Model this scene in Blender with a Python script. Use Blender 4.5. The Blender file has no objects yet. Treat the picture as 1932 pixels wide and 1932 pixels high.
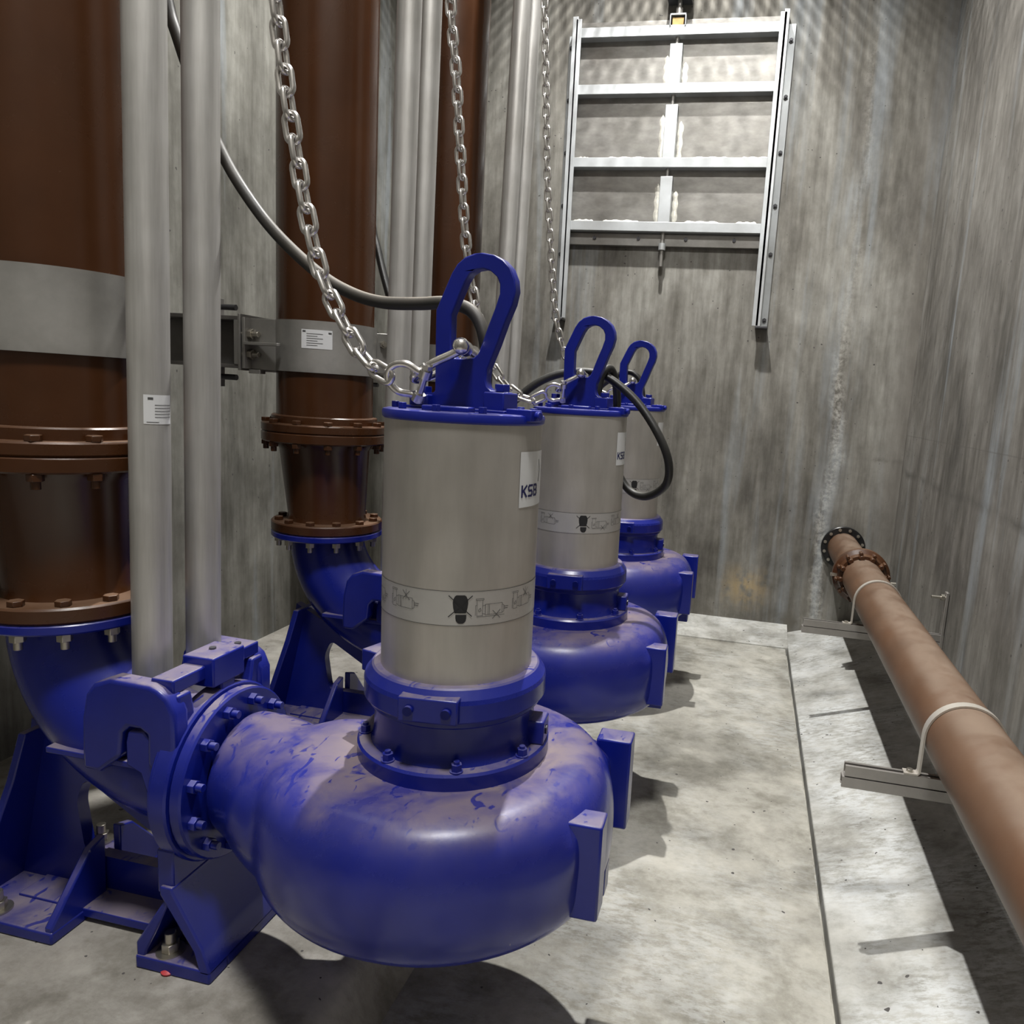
import bpy, bmesh, math, random
from mathutils import Vector, Matrix
from mathutils.geometry import tessellate_polygon
random.seed(7)
PI = math.pi
C = bpy.context.scene.collection
R = math.radians

# ------------------------------------------------------------------ materials
def newmat(name):
    m = bpy.data.materials.new(name); m.use_nodes = True
    nt = m.node_tree; b = nt.nodes['Principled BSDF']
    return m, nt, b
def lk(nt, a, b): nt.links.new(a, b)
def noise(nt, scale=(1, 1, 1), s=5.0, detail=6.0, rough=.55, coord='Object', dist=0.0):
    tc = nt.nodes.new('ShaderNodeTexCoord'); mp = nt.nodes.new('ShaderNodeMapping')
    mp.inputs['Scale'].default_value = scale
    lk(nt, tc.outputs[coord], mp.inputs['Vector'])
    n = nt.nodes.new('ShaderNodeTexNoise'); n.inputs['Scale'].default_value = s
    n.inputs['Detail'].default_value = detail; n.inputs['Roughness'].default_value = rough
    n.inputs['Distortion'].default_value = dist
    lk(nt, mp.outputs[0], n.inputs['Vector'])
    return n.outputs['Fac']
def ramp(nt, fac, stops):
    r = nt.nodes.new('ShaderNodeValToRGB'); e = r.color_ramp.elements
    while len(e) < len(stops): e.new(.5)
    for i, (p, c) in enumerate(stops):
        e[i].position = p
        e[i].color = (c, c, c, 1) if isinstance(c, (int, float)) else (*c, 1)
    lk(nt, fac, r.inputs[0]); return r.outputs[0]
def mix(nt, fac, a, b, mode='MIX'):
    m = nt.nodes.new('ShaderNodeMix'); m.data_type = 'RGBA'; m.blend_type = mode
    for sock, v in ((0, fac), (6, a), (7, b)):
        if hasattr(v, 'links'): lk(nt, v, m.inputs[sock])
        elif isinstance(v, (int, float)): m.inputs[sock].default_value = v
        else: m.inputs[sock].default_value = (*v, 1)
    return m.outputs[2]
def mathn(nt, op, a, b=None, clamp=False):
    m = nt.nodes.new('ShaderNodeMath'); m.operation = op; m.use_clamp = clamp
    for i, v in enumerate((a, b)):
        if v is None: continue
        if hasattr(v, 'links'): lk(nt, v, m.inputs[i])
        else: m.inputs[i].default_value = v
    return m.outputs[0]
def bump(nt, b, h, strength=.2, dist=.01):
    n = nt.nodes.new('ShaderNodeBump'); n.inputs['Strength'].default_value = strength
    n.inputs['Distance'].default_value = dist
    lk(nt, h, n.inputs['Height']); lk(nt, n.outputs[0], b.inputs['Normal'])
def setc(nt, b, v):
    if hasattr(v, 'links'): lk(nt, v, b.inputs['Base Color'])
    else: b.inputs['Base Color'].default_value = (*v, 1)
def normz(nt):
    g = nt.nodes.new('ShaderNodeNewGeometry'); s = nt.nodes.new('ShaderNodeSeparateXYZ')
    lk(nt, g.outputs['Normal'], s.inputs[0]); return s.outputs[2]

def plain(name, col, rough=.5, metal=0.0, var=.15, nscale=(1, 1, 1), ns=9.0, bmp=0.0, spec=None):
    m, nt, b = newmat(name)
    f = noise(nt, nscale, ns)
    lo = tuple(c * (1 - var) for c in col); hi = tuple(min(1, c * (1 + var)) for c in col)
    setc(nt, b, ramp(nt, f, [(.3, lo), (.7, hi)]))
    b.inputs['Roughness'].default_value = rough; b.inputs['Metallic'].default_value = metal
    if spec is not None: b.inputs['Specular IOR Level'].default_value = spec
    if bmp: bump(nt, b, noise(nt, (1, 1, 1), 60), bmp, .004)
    return m

def xyz(nt, coord='Object'):
    tc = nt.nodes.new('ShaderNodeTexCoord'); sp = nt.nodes.new('ShaderNodeSeparateXYZ')
    lk(nt, tc.outputs[coord], sp.inputs[0]); return sp.outputs
def band(nt, v, c, w):
    """1 near v = c, falling to 0 at distance w"""
    d = mathn(nt, 'ABSOLUTE', mathn(nt, 'SUBTRACT', v, c)); return mathn(nt, 'SUBTRACT', 1.0, mathn(nt, 'DIVIDE', d, w), True)
def dusty_paint(name, base, dust, top=.75, side=.18, rough=.32, film=None, marks=True, ring=None):
    """paint with settled dust on faces that look up (wiped off in places) and a thin film: powder, but painted grating light on brown_epoxy"""
    m, nt, b = newmat(name)
    nz = normz(nt)
    def ss(a, c):
        up = nt.nodes.new('ShaderNodeMapRange'); up.interpolation_type = 'SMOOTHSTEP'
        up.inputs['From Min'].default_value = a; up.inputs['From Max'].default_value = c
        lk(nt, nz, up.inputs['Value']); return up.outputs[0]
    n1 = noise(nt, (1, 1, 1), 6, 8, .6, dist=.4)
    topf = mathn(nt, 'MULTIPLY', mathn(nt, 'MULTIPLY', ss(.42 if ring else .62, 1.0), ramp(nt, n1, [(.36, .15 if ring else .35), (.60, 1.0)])), top)
    if marks:
        wipe = ramp(nt, noise(nt, (1.5, .8, 1), 15, 3, .5, dist=1.2), [(.60, 1.0), (.66, .15)])
        topf = mathn(nt, 'MULTIPLY', topf, wipe)
    if ring:   # grit gathers in the gutter round the bearing bracket and thins out towards the shoulder
        o = xyz(nt)
        rad = mathn(nt, 'SQRT', mathn(nt, 'ADD', mathn(nt, 'MULTIPLY', o[0], o[0]), mathn(nt, 'MULTIPLY', o[1], o[1])))
        rad = mathn(nt, 'ADD', rad, mathn(nt, 'MULTIPLY', mathn(nt, 'SUBTRACT', n1, .5), .35))
        mr = nt.nodes.new('ShaderNodeMapRange'); mr.inputs['From Min'].default_value = ring[0]; mr.inputs['From Max'].default_value = ring[1]
        mr.inputs['To Min'].default_value = 1.0; mr.inputs['To Max'].default_value = .58
        lk(nt, rad, mr.inputs['Value']); topf = mathn(nt, 'MULTIPLY', topf, mr.outputs[0])
    n2 = noise(nt, (1, 1, 1.0), 2.6, 7, .62, dist=.3)
    sidef = mathn(nt, 'MULTIPLY', mathn(nt, 'MULTIPLY', ramp(nt, n2, [(.35, 0.12), (.68, 1.0)]), side), mathn(nt, 'ADD', ss(-.35, .75), .05, True))
    bc = ramp(nt, noise(nt, (1, 1, 1), 4.0), [(.3, tuple(c * .85 for c in base)), (.7, tuple(c * 1.12 for c in base))])
    col = mix(nt, sidef, bc, film or dust)
    col = mix(nt, topf, col, dust)
    f = mathn(nt, 'MAXIMUM', topf, sidef)
    if marks:
        ch = ramp(nt, noise(nt, (1.0, 1.0, .4), 30, 2, .4), [(.80, 0.0), (.81, .5)])
        col = mix(nt, ch, col, (.30, .29, .36))
    setc(nt, b, col)
    lk(nt, mathn(nt, 'ADD', mathn(nt, 'MULTIPLY', f, .5), rough, True), b.inputs['Roughness'])
    bump(nt, b, noise(nt, (1, 1, 1), 55, 3), .06, .004)
    return m

def concrete(name, cols, streak=True, seed=0.0, strength=.25, marks=None, chalk=0):
    m, nt, b = newmat(name)
    big = noise(nt, (1, 1, .5), 1.3 + seed * .1, 7, .62, 'Object', .3)
    c = ramp(nt, big, [(.33, cols[0]), (.5, cols[1]), (.66, cols[2])])
    if streak:
        s1 = noise(nt, (4.5, 4.5, .45), 2.0, 8, .7)
        s2 = noise(nt, (16, 16, 1.1), 1.7, 6, .6)
        c = mix(nt, .8, c, ramp(nt, s1, [(.30, (.54, .525, .50)), (.5, (.96, .955, .94)), (.7, (1.28, 1.28, 1.28))]), 'MULTIPLY')
        c = mix(nt, .45, c, ramp(nt, s2, [(.3, (.66, .65, .63)), (.65, (1.18, 1.18, 1.17))]), 'MULTIPLY')
        run = ramp(nt, noise(nt, (2.2, 2.2, .12), 1.9, 5, .55, 'Object', .35), [(.55, 0.0), (.68, .6)])
        c = mix(nt, run, c, (.33, .365, .395))
        mo = noise(nt, (1, 1, .8), 9, 7, .65)
        c = mix(nt, .5, c, ramp(nt, mo, [(.33, (.70, .69, .66)), (.6, (1.12, 1.12, 1.12))]), 'MULTIPLY')
    else:
        s1 = noise(nt, (1.0, 1.35, 1), 3.2, 12, .70, 'Object', .15)
        c = mix(nt, .9, c, ramp(nt, s1, [(.28, (.46, .45, .42)), (.43, (.74, .735, .70)), (.52, (.98, .98, .96)), (.7, (1.2, 1.19, 1.16))]), 'MULTIPLY')
        s3 = noise(nt, (1, 1, 1), 14, 8, .72)
        c = mix(nt, .5, c, ramp(nt, s3, [(.34, (.70, .69, .66)), (.5, (1, 1, 1)), (.66, (1.12, 1.12, 1.12))]), 'MULTIPLY')
        if chalk:   # lime bloom, broken up by fine grain
            a = ramp(nt, noise(nt, (1, .8, 1), 1.7, 5, .6), [(.44, 0.0), (.60, 1.0)])
            a = mathn(nt, 'MULTIPLY', a, ramp(nt, noise(nt, (.6, 1.6, 1), 26, 7, .75), [(.42, 0.0), (.56, 1.0)]))
            c = mix(nt, mathn(nt, 'MULTIPLY', a, chalk), c, (.62, .635, .63))
    pit = ramp(nt, noise(nt, (1, 1, 1), 34, 1, .3), [(.215, 1.0), (.225, 0.0)])
    c = mix(nt, pit, c, (.09, .085, .08))
    if marks: c = marks(nt, c)
    setc(nt, b, c)
    b.inputs['Roughness'].default_value = .8; b.inputs['Specular IOR Level'].default_value = .25
    h = noise(nt, (1, 1, .4) if streak else (1, 1, 1), 24, 8, .7)
    bump(nt, b, h, strength, .008)
    return m
def back_marks(nt, c):
    o = xyz(nt)
    # crust of lime down the wall, an ochre stain near the floor, a dark old formwork joint, darker tone at the foot and right corner
    wob = mathn(nt, 'MULTIPLY', mathn(nt, 'SUBTRACT', noise(nt, (.2, .2, 1.0), 2.2, 4, .6), .5), .30)
    x = mathn(nt, 'ADD', o[0], wob)
    zlim = ramp(nt, mathn(nt, 'DIVIDE', o[2], 4.0, True), [(.30, 1.0), (.75, .25)])
    f = mathn(nt, 'MULTIPLY', mathn(nt, 'MULTIPLY', band(nt, x, .70, .075), ramp(nt, noise(nt, (1, 1, 1), 22, 6, .7), [(.42, 0.0), (.60, 1.0)])), zlim)
    c = mix(nt, mathn(nt, 'MULTIPLY', f, .8), c, (.62, .60, .55))
    f = mathn(nt, 'MULTIPLY', band(nt, x, .70, .20), ramp(nt, noise(nt, (5, 5, .5), 2, 5, .6), [(.45, 0.0), (.62, .5)]))
    c = mix(nt, f, c, (.42, .46, .49))
    f = mathn(nt, 'MULTIPLY', mathn(nt, 'MULTIPLY', band(nt, o[0], .07, .26), band(nt, o[2], -.13, .24)), ramp(nt, noise(nt, (1, 1, 1), 8, 5, .6), [(.38, 0.0), (.56, 1.0)]))
    c = mix(nt, mathn(nt, 'MULTIPLY', f, .9, True), c, (.50, .37, .19))
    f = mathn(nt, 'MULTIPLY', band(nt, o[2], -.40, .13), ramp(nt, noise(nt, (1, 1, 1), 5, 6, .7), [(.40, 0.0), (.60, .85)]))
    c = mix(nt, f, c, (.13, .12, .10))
    f = mathn(nt, 'MULTIPLY', band(nt, mathn(nt, 'ADD', o[2], mathn(nt, 'MULTIPLY', wob, .1)), 1.10, .03), ramp(nt, noise(nt, (1, 1, 1), 4, 6, .7), [(.45, .1), (.6, .8)]))
    f = mathn(nt, 'MULTIPLY', f, ramp(nt, o[0], [(.85, 0.0), (.95, 1.0)]))
    c = mix(nt, f, c, (.12, .11, .095))
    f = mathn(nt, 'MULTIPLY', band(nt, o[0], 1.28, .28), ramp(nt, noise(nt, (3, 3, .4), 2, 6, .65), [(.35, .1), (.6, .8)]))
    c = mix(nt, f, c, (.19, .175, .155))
    return c
def side_marks(nt, c):
    o = xyz(nt)
    wob = mathn(nt, 'MULTIPLY', mathn(nt, 'SUBTRACT', noise(nt, (1, 1, 1), 1.5, 5, .6), .5), .16)
    f = mathn(nt, 'MULTIPLY', band(nt, mathn(nt, 'ADD', o[2], wob), 1.02, .045), ramp(nt, noise(nt, (1, 1, 1), 3, 6, .7), [(.36, .1), (.6, .85)]))
    c = mix(nt, f, c, (.10, .095, .085))
    f = mathn(nt, 'MULTIPLY', band(nt, mathn(nt, 'ADD', o[2], mathn(nt, 'MULTIPLY', wob, .1)), 1.33, .006), .5)
    return mix(nt, f, c, (.12, .11, .10))

M = {}
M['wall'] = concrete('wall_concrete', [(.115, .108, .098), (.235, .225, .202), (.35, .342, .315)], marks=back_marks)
M['wall_left'] = concrete('left_wall_concrete', [(.115, .112, .10), (.20, .196, .176), (.28, .276, .25)], seed=2)
M['wall2'] = concrete('side_wall_concrete', [(.105, .10, .092), (.20, .19, .174), (.27, .262, .245)], seed=3, marks=side_marks)
M['ceil'] = plain('ceiling_concrete', (.06, .06, .06), .9)
M['floor'] = concrete('floor_concrete', [(.27, .26, .232), (.415, .40, .358), (.505, .49, .445)], False, chalk=.35)
M['bench'] = concrete('bench_concrete', [(.32, .31, .285), (.44, .435, .41), (.54, .54, .525)], False, 5, chalk=.85)
M['fillet'] = concrete('fillet_concrete', [(.40, .39, .36), (.52, .515, .49), (.62, .615, .59)], False, 7, chalk=.6)
M['plinth'] = concrete('plinth_concrete', [(.27, .25, .225), (.365, .345, .315), (.44, .42, .39)], False, 2)
BLUE = (.0035, .0120, .230)
M['blue'] = dusty_paint('blue_paint', BLUE, (.27, .225, .23), .78, .20, .24, (.095, .095, .23))
M['casing'] = dusty_paint('casing_paint', BLUE, (.29, .225, .19), .95, .34, .20, (.105, .10, .225), True, (.27, .43))
M['blue_hi'] = dusty_paint('blue_paint_clean', (.0032, .0115, .230), (.26, .245, .34), .45, .14, .28, (.12, .12, .28))
M['brown'] = dusty_paint('brown_epoxy', (.056, .0195, .0065), (.20, .125, .08), .55, .34, .24, (.125, .058, .026), False)  # film colour paints in mottled light from the grating; dust on top faces
M['drain'] = dusty_paint('drain_pipe_paint', (.115, .055, .027), (.225, .165, .12), .8, .5, .42, (.155, .098, .062), False)
def steel(name, col, rough, stretch, metal=.85, var=.2, dents=.0):
    m, nt, b = newmat(name)
    f = noise(nt, stretch, 3.0, 7, .6)
    g = noise(nt, (1, 1, 1), 2.3, 4, .6)
    c = ramp(nt, f, [(.3, tuple(x * (1 - var) for x in col)), (.7, tuple(min(1, x * (1 + var)) for x in col))])
    c = mix(nt, .5, c, ramp(nt, g, [(.3, (.72, .70, .66)), (.7, (1.1, 1.1, 1.1))]), 'MULTIPLY')
    setc(nt, b, c)
    b.inputs['Metallic'].default_value = metal
    lk(nt, ramp(nt, g, [(.3, rough * .8), (.7, min(1, rough * 1.25))]), b.inputs['Roughness'])
    return m
M['motor'] = steel('motor_stainless', (.56, .535, .50), .38, (3, 3, .5), .6, .14)
M['galv'] = steel('galvanised_pipe', (.56, .55, .53), .46, (9, 9, .5), .55, .2)
M['gate'] = steel('gate_galvanised', (.66, .69, .71), .42, (1, 1, 1), .6, .1)
M['gate_leaf'] = steel('gate_leaf_stainless', (.33, .32, .30), .40, (2, 2, 4), .8, .25)
M['clampsteel'] = steel('clamp_stainless', (.44, .43, .41), .42, (2, 2, 2), .7, .18)
M['beam'] = steel('beam_steel', (.20, .19, .18), .55, (2, 2, 2), .5, .2)
M['strut'] = steel('strut_steel', (.42, .40, .38), .4, (2, 2, 2), .7, .15)
M['chain'] = plain('chain_steel', (.72, .70, .68), .24, 1.0, .1, ns=30)
M['bolt'] = plain('zinc_bolt', (.50, .47, .41), .32, .9, .15)
M['darkbolt'] = plain('dark_bolt', (.12, .12, .13), .4, .6, .15)
M['black'] = plain('black_coating', (.012, .012, .013), .3, 0, .2)
M['label'] = plain('label_paper', (.78, .79, .80), .35, 0, .04)
M['film'] = plain('label_film', (.58, .57, .55), .34, .5, .04)
M['ink'] = plain('ink_black', (.02, .02, .022), .4, 0, .05)
M['inkgrey'] = plain('ink_grey', (.09, .09, .09), .4, 0, .05)
M['inkblue'] = plain('ink_navy', (.012, .014, .10), .4, 0, .05)
M['weld'] = plain('weld_seam', (.80, .78, .70), .45, .6, .2, ns=40)
M['red'] = plain('red_plastic', (.55, .06, .07), .5, 0, .1)
M['strap'] = plain('strap_steel', (.60, .56, .50), .4, .45, .08)
M['timber'] = plain('brass_nut', (.50, .33, .13), .4, .4, .1)
M['cable'] = dusty_paint('rubber_cable', (.012, .012, .011), (.36, .32, .265), .95, .35, .45, (.25, .22, .18), False)
M['cable2'] = dusty_paint('rubber_cable_clean', (.010, .010, .010), (.20, .19, .16), .6, .10, .4, None, False)

# ------------------------------------------------------------------ mesh builder
class MB:
    def __init__(s): s.v = []; s.f = []
    def add(s, vs, fs):
        o = len(s.v); s.v += [tuple(p) for p in vs]; s.f += [[i + o for i in f] for f in fs]; return s
    def box(s, x0, x1, y0, y1, z0, z1, Mx=None):
        p = [Vector((x, y, z)) for z in (z0, z1) for y in (y0, y1) for x in (x0, x1)]
        if Mx: p = [Mx @ q for q in p]
        return s.add(p, [[0, 2, 3, 1], [4, 5, 7, 6], [0, 1, 5, 4], [2, 6, 7, 3], [0, 4, 6, 2], [1, 3, 7, 5]])
    def tube(s, path, r, n=16, closed=False, cap=True, up=None):
        path = [Vector(p) for p in path]; m = len(path); rings = []
        rr = r if isinstance(r, (list, tuple)) else [r] * m
        prev = None
        for i in range(m):
            a = path[(i - 1) % m] if (closed or i > 0) else path[i]
            b = path[(i + 1) % m] if (closed or i < m - 1) else path[i]
            t = (b - a).normalized()
            if prev is None:
                q = Vector(up) if up else (Vector((0, 0, 1)) if abs(t.z) < .9 else Vector((1, 0, 0)))
            else: q = prev
            e = (q - t * q.dot(t)).normalized(); prev = e; g = t.cross(e)
            rings.append([path[i] + (e * math.cos(2 * PI * k / n) + g * math.sin(2 * PI * k / n)) * rr[i] for k in range(n)])
        vs = [p for ring in rings for p in ring]; fs = []
        for i in range(m if closed else m - 1):
            j = (i + 1) % m
            for k in range(n):
                l = (k + 1) % n; fs.append([i * n + k, i * n + l, j * n + l, j * n + k])
        if cap and not closed:
            fs.append(list(range(n))[::-1]); fs.append([(m - 1) * n + k for k in range(n)])
        return s.add(vs, fs)
    def cyl(s, a, b, r, n=24, r2=None):
        return s.tube([a, b], [r, r if r2 is None else r2], n)
    def lathe(s, prof, n=48, c=(0, 0, 0), axis='z', closed=False):
        """prof: (radius, height) pairs around an axis"""
        def mp(r, h, a):
            x, y = r * math.cos(a), r * math.sin(a)
            p = (x, y, h) if axis == 'z' else ((h, x, y) if axis == 'x' else (y, h, x))
            return (p[0] + c[0], p[1] + c[1], p[2] + c[2])
        vs = []; fs = []; m = len(prof)
        for (r, h) in prof: vs += [mp(max(r, 1e-5), h, 2 * PI * k / n) for k in range(n)]
        for i in range(m if closed else m - 1):
            j = (i + 1) % m
            for k in range(n):
                l = (k + 1) % n; fs.append([i * n + k, i * n + l, j * n + l, j * n + k])
        if not closed:
            fs.append(list(range(n))[::-1]); fs.append([(m - 1) * n + k for k in range(n)])
        return s.add(vs, fs)
    def prism(s, outline, t0, t1, fn, holes=()):
        """2D outline (with holes) extruded from t0 to t1; fn(u,v,t)->xyz"""
        loops = [outline] + list(holes)
        flat = [p for l in loops for p in l]; n = len(flat)
        tris = tessellate_polygon([[Vector((u, v, 0)) for u, v in l] for l in loops])
        vs = [fn(u, v, t0) for u, v in flat] + [fn(u, v, t1) for u, v in flat]
        fs = []
        if not holes:
            fs.append(list(range(n))[::-1]); fs.append([i + n for i in range(n)])
        else:
            for t in tris: fs.append(list(t)); fs.append([i + n for i in t][::-1])
        o = 0
        for l in loops:
            k = len(l)
            for i in range(k):
                j = (i + 1) % k; fs.append([o + i, o + j, o + j + n, o + i + n])
            o += k
        return s.add(vs, fs)
    def mesh(s, name, smooth=35):
        me = bpy.data.meshes.new(name); me.from_pydata(s.v, [], s.f)
        bm = bmesh.new(); bm.from_mesh(me)
        bmesh.ops.recalc_face_normals(bm, faces=bm.faces); bm.to_mesh(me); bm.free()
        if smooth:
            me.polygons.foreach_set('use_smooth', [True] * len(me.polygons))
            me.set_sharp_from_angle(angle=R(smooth))
        me.update(); return me

def obj(name, mb, mat, parent=None, bevel=0.0, smooth=35, seg=2):
    me = mb if isinstance(mb, bpy.types.Mesh) else mb.mesh(name, smooth)
    o = bpy.data.objects.new(name, me); C.objects.link(o)
    if not me.materials: me.materials.append(M[mat])
    if parent: o.parent = parent
    if bevel:
        b = o.modifiers.new('bevel', 'BEVEL'); b.width = bevel; b.segments = seg
        b.limit_method = 'ANGLE'; b.angle_limit = R(40); b.harden_normals = False
    return o
def thing(name, label, cat, loc=(0, 0, 0), group=None):
    o = bpy.data.objects.new(name, None); C.objects.link(o); o.location = loc
    o.empty_display_size = .1
    return tag(o, label, cat, group)
def tag(o, label, cat, group=None):
    o['label'] = label; o['category'] = cat
    if group: o['group'] = group
    return o
def struct(name, mb, mat, smooth=0, bevel=0):
    o = obj(name, mb, mat, None, bevel, smooth); o['kind'] = 'structure'; return o
def dup(root, loc, label, group=None):
    r = root.copy(); C.objects.link(r); r.location = loc; r['label'] = label
    if group: r['group'] = group
    for ch in list(root.children):
        c = ch.copy(); C.objects.link(c); c.parent = r
        for g in list(ch.children):
            d = g.copy(); C.objects.link(d); d.parent = c
    return r
def spline(pts, per=8):
    P = [Vector(p) for p in pts]; P = [2 * P[0] - P[1]] + P + [2 * P[-1] - P[-2]]; out = []
    for i in range(1, len(P) - 2):
        a, b, c, d = P[i - 1:i + 3]
        for k in range(per):
            t = k / per
            out.append(.5 * ((2 * b) + (c - a) * t + (2 * a - 5 * b + 4 * c - d) * t * t + (3 * b - a - 3 * c + d) * t ** 3))
    out.append(P[-2]); return out
def rounded(pts, r, seg=5):
    """rounds the corners of a closed 2D outline"""
    out = []; n = len(pts)
    for i in range(n):
        p = Vector(pts[i]); a = Vector(pts[i - 1]) - p; b = Vector(pts[(i + 1) % n]) - p
        q = min(r, a.length * .45, b.length * .45)
        s, e = p + a.normalized() * q, p + b.normalized() * q
        for k in range(seg + 1):
            t = k / seg; out.append(tuple((1 - t) ** 2 * s + 2 * t * (1 - t) * p + t * t * e))
    return out
def hexbolt(mb, base, axis, r, h, shank=0, rs=None, n=6):
    base = Vector(base); ax = Vector(axis)
    mb.cyl(base, base + ax * h, r, n)
    if shank: mb.cyl(base + ax * h, base + ax * (h + shank), rs or r * .55, 12)
    return mb

# ------------------------------------------------------------------ room
ZF, ZP, YB, XL, XR = -.53, -.36, 6.77, -3.27, 1.28
YF, ZT = -2.6, 8.0
XT = -1.09; XTOE = -.98
struct('floor', MB().box(XTOE - .3, .456, YF, YB + .2, ZF - .2, ZF).box(.456, .52, YF, YB + .2, ZF - .2, ZF - .055), 'floor')
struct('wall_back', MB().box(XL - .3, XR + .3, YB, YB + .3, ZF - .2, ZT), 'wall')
struct('wall_right', MB().box(XR, XR + .3, YF - .3, YB, ZF - .2, ZT), 'wall2')
struct('wall_left', MB().box(XL - .3, XL, YF - .3, YB, ZF - .2, ZT), 'wall_left')
struct('wall_front', MB().box(XL, XR, YF - .3, YF, ZF - .2, ZT), 'wall2')
struct('ceiling', MB().box(XL - .3, XR + .3, YF - .3, YB + .3, ZT, ZT + .2), 'ceil')
# concrete plinth under the pump feet, battered side with a rounded arris
pl = [(XL, ZF - .1), (XTOE, ZF - .1), (XTOE, ZF), (XTOE - .06, ZF + .085), (XTOE - .085, ZP - .035), (XTOE - .115, ZP - .009), (XTOE - .16, ZP), (XL, ZP)]
struct('trim_1', MB().prism(pl, YF, YB, lambda u, v, t: (u, t, v)), 'plinth', 50)
# sloped benching along the right wall with a low step at its toe
bn = [(.475, ZF - .1), (.475, ZF + .028), (XR, -.25), (XR, ZF - .1)]
struct('trim_2', MB().prism(bn, YF, YB, lambda u, v, t: (u, t, v)), 'bench', 0, .006)
# fillet of concrete against the back wall
bk = [(YB - .41, ZF - .05), (YB - .41, ZF + .012), (YB - .05, -.445), (YB, -.43), (YB, ZF - .05)]
struct('trim_3', MB().prism(bk, XTOE - .1, .478, lambda u, v, t: (t, u, v)), 'fillet', 0)

# expanded metal walkway over the pit: diamond mesh
gm = MB(); GZ = 5.55; px, py, wd = .075, .125, .011
x0, x1, y0, y1 = XL + .02, XR - .02, -1.2, YB - .03
rows = int((y1 - y0) / (py / 2)); cols = int((x1 - x0) / px)
for j in range(rows):
    ya = y0 + j * py / 2
    vs = []; fs = []
    for i in range(2 * cols + 1):
        x = x0 + i * px / 2; y = ya + (py / 4 if (i % 2) ^ (j % 2) else -py / 4) 
        vs += [(x, y - wd, GZ - .006), (x, y + wd, GZ + .006)]
    for i in range(2 * cols): fs.append([2 * i, 2 * i + 2, 2 * i + 3, 2 * i + 1])
    gm.add(vs, fs)
gr = obj('walkway_grating', gm, 'galv', None, 0, 0)
tag(gr, 'expanded metal walkway mesh spanning the pit above the pumps', 'grating')

# ------------------------------------------------------------------ pump
PX = -.798; PY = (2.05, 3.55, 5.08)
MR = .223
def wrap(ang, z, r=MR): return (r * math.cos(ang), r * math.sin(ang), z)

def volute_mesh():
    n = 120
    KR = [(0, .335), (25, .40), (60, .455), (115, .488), (165, .507), (255, .537), (300, .57), (320, .582), (340, .588), (352, .50), (360, .335)]
    P = [(.0, .41), (.23, .411), (.29, .414), (.335, .424), (.385, .425), (.425, .414), (.455, .392), (.477, .357), (.491, .312), (.499, .255), (.50, .195), (.498, .135), (.488, .09), (.465, .052), (.425, .026), (.35, .008), (.2, -.005), (0, -.005)]
    vs = []; fs = []; m = len(P)
    for k in range(n):
        a = 2 * PI * k / n; phi = (165 - math.degrees(a)) % 360
        for (pa, ra), (pb, rb) in zip(KR[:-1], KR[1:]):
            if pa <= phi <= pb: Rv = ra + (rb - ra) * (phi - pa) / (pb - pa)
        for (r, z) in P:
            q = r if r <= .29 else .29 + (r - .29) * (Rv - .29) / .21
            vs.append((q * math.cos(a), q * math.sin(a), z))
    for k in range(n):
        l = (k + 1) % n
        for i in range(m - 1): fs.append([k * m + i, l * m + i, l * m + i + 1, k * m + i + 1])
    mb = MB().add(vs, fs)
    path = spline([(-.17, -.33, .19), (-.31, -.23, .195), (-.44, -.12, .205), (-.555, -.045, .213), (-.64, -.022, .215), (-.722, -.02, .215)], 6)
    L = len(path)
    mb.tube(path, [.175 + .02 * math.sin(min(1, i / (L * .6)) * PI / 2) for i in range(L)], 40)
    # stiff crest along the top of the outlet, and the root of the lugs
    mb.tube(spline([(-.70, .02, .385), (-.55, .0, .378), (-.42, -.06, .365), (-.30, -.10, .345)], 6), .032, 14)
    mb.tube([(.28, -.20, .27), (.455, -.195, .27)], .08, 16); mb.tube([(.30, .28, .27), (.455, .28, .27)], .08, 16)
    mb.tube(spline([(-.22, -.24, .20), (-.40, -.16, .205), (-.52, -.085, .21), (-.64, -.03, .214)], 6), [.212 - .016 * max(0, (q - 9) / 9) for q in range(19)], 32)
    me = mb.mesh('volute', 0)
    o = bpy.data.objects.new('tmp', me); C.objects.link(o)
    rm = o.modifiers.new('r', 'REMESH'); rm.mode = 'VOXEL'; rm.voxel_size = .0095
    sm = o.modifiers.new('s', 'SMOOTH'); sm.iterations = 60; sm.factor = .5
    dg = bpy.context.evaluated_depsgraph_get()
    out = bpy.data.meshes.new_from_object(o.evaluated_get(dg))
    bpy.data.objects.remove(o)
    out.polygons.foreach_set('use_smooth', [True] * len(out.polygons)); out.name = 'volute_casing'
    return out

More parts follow.
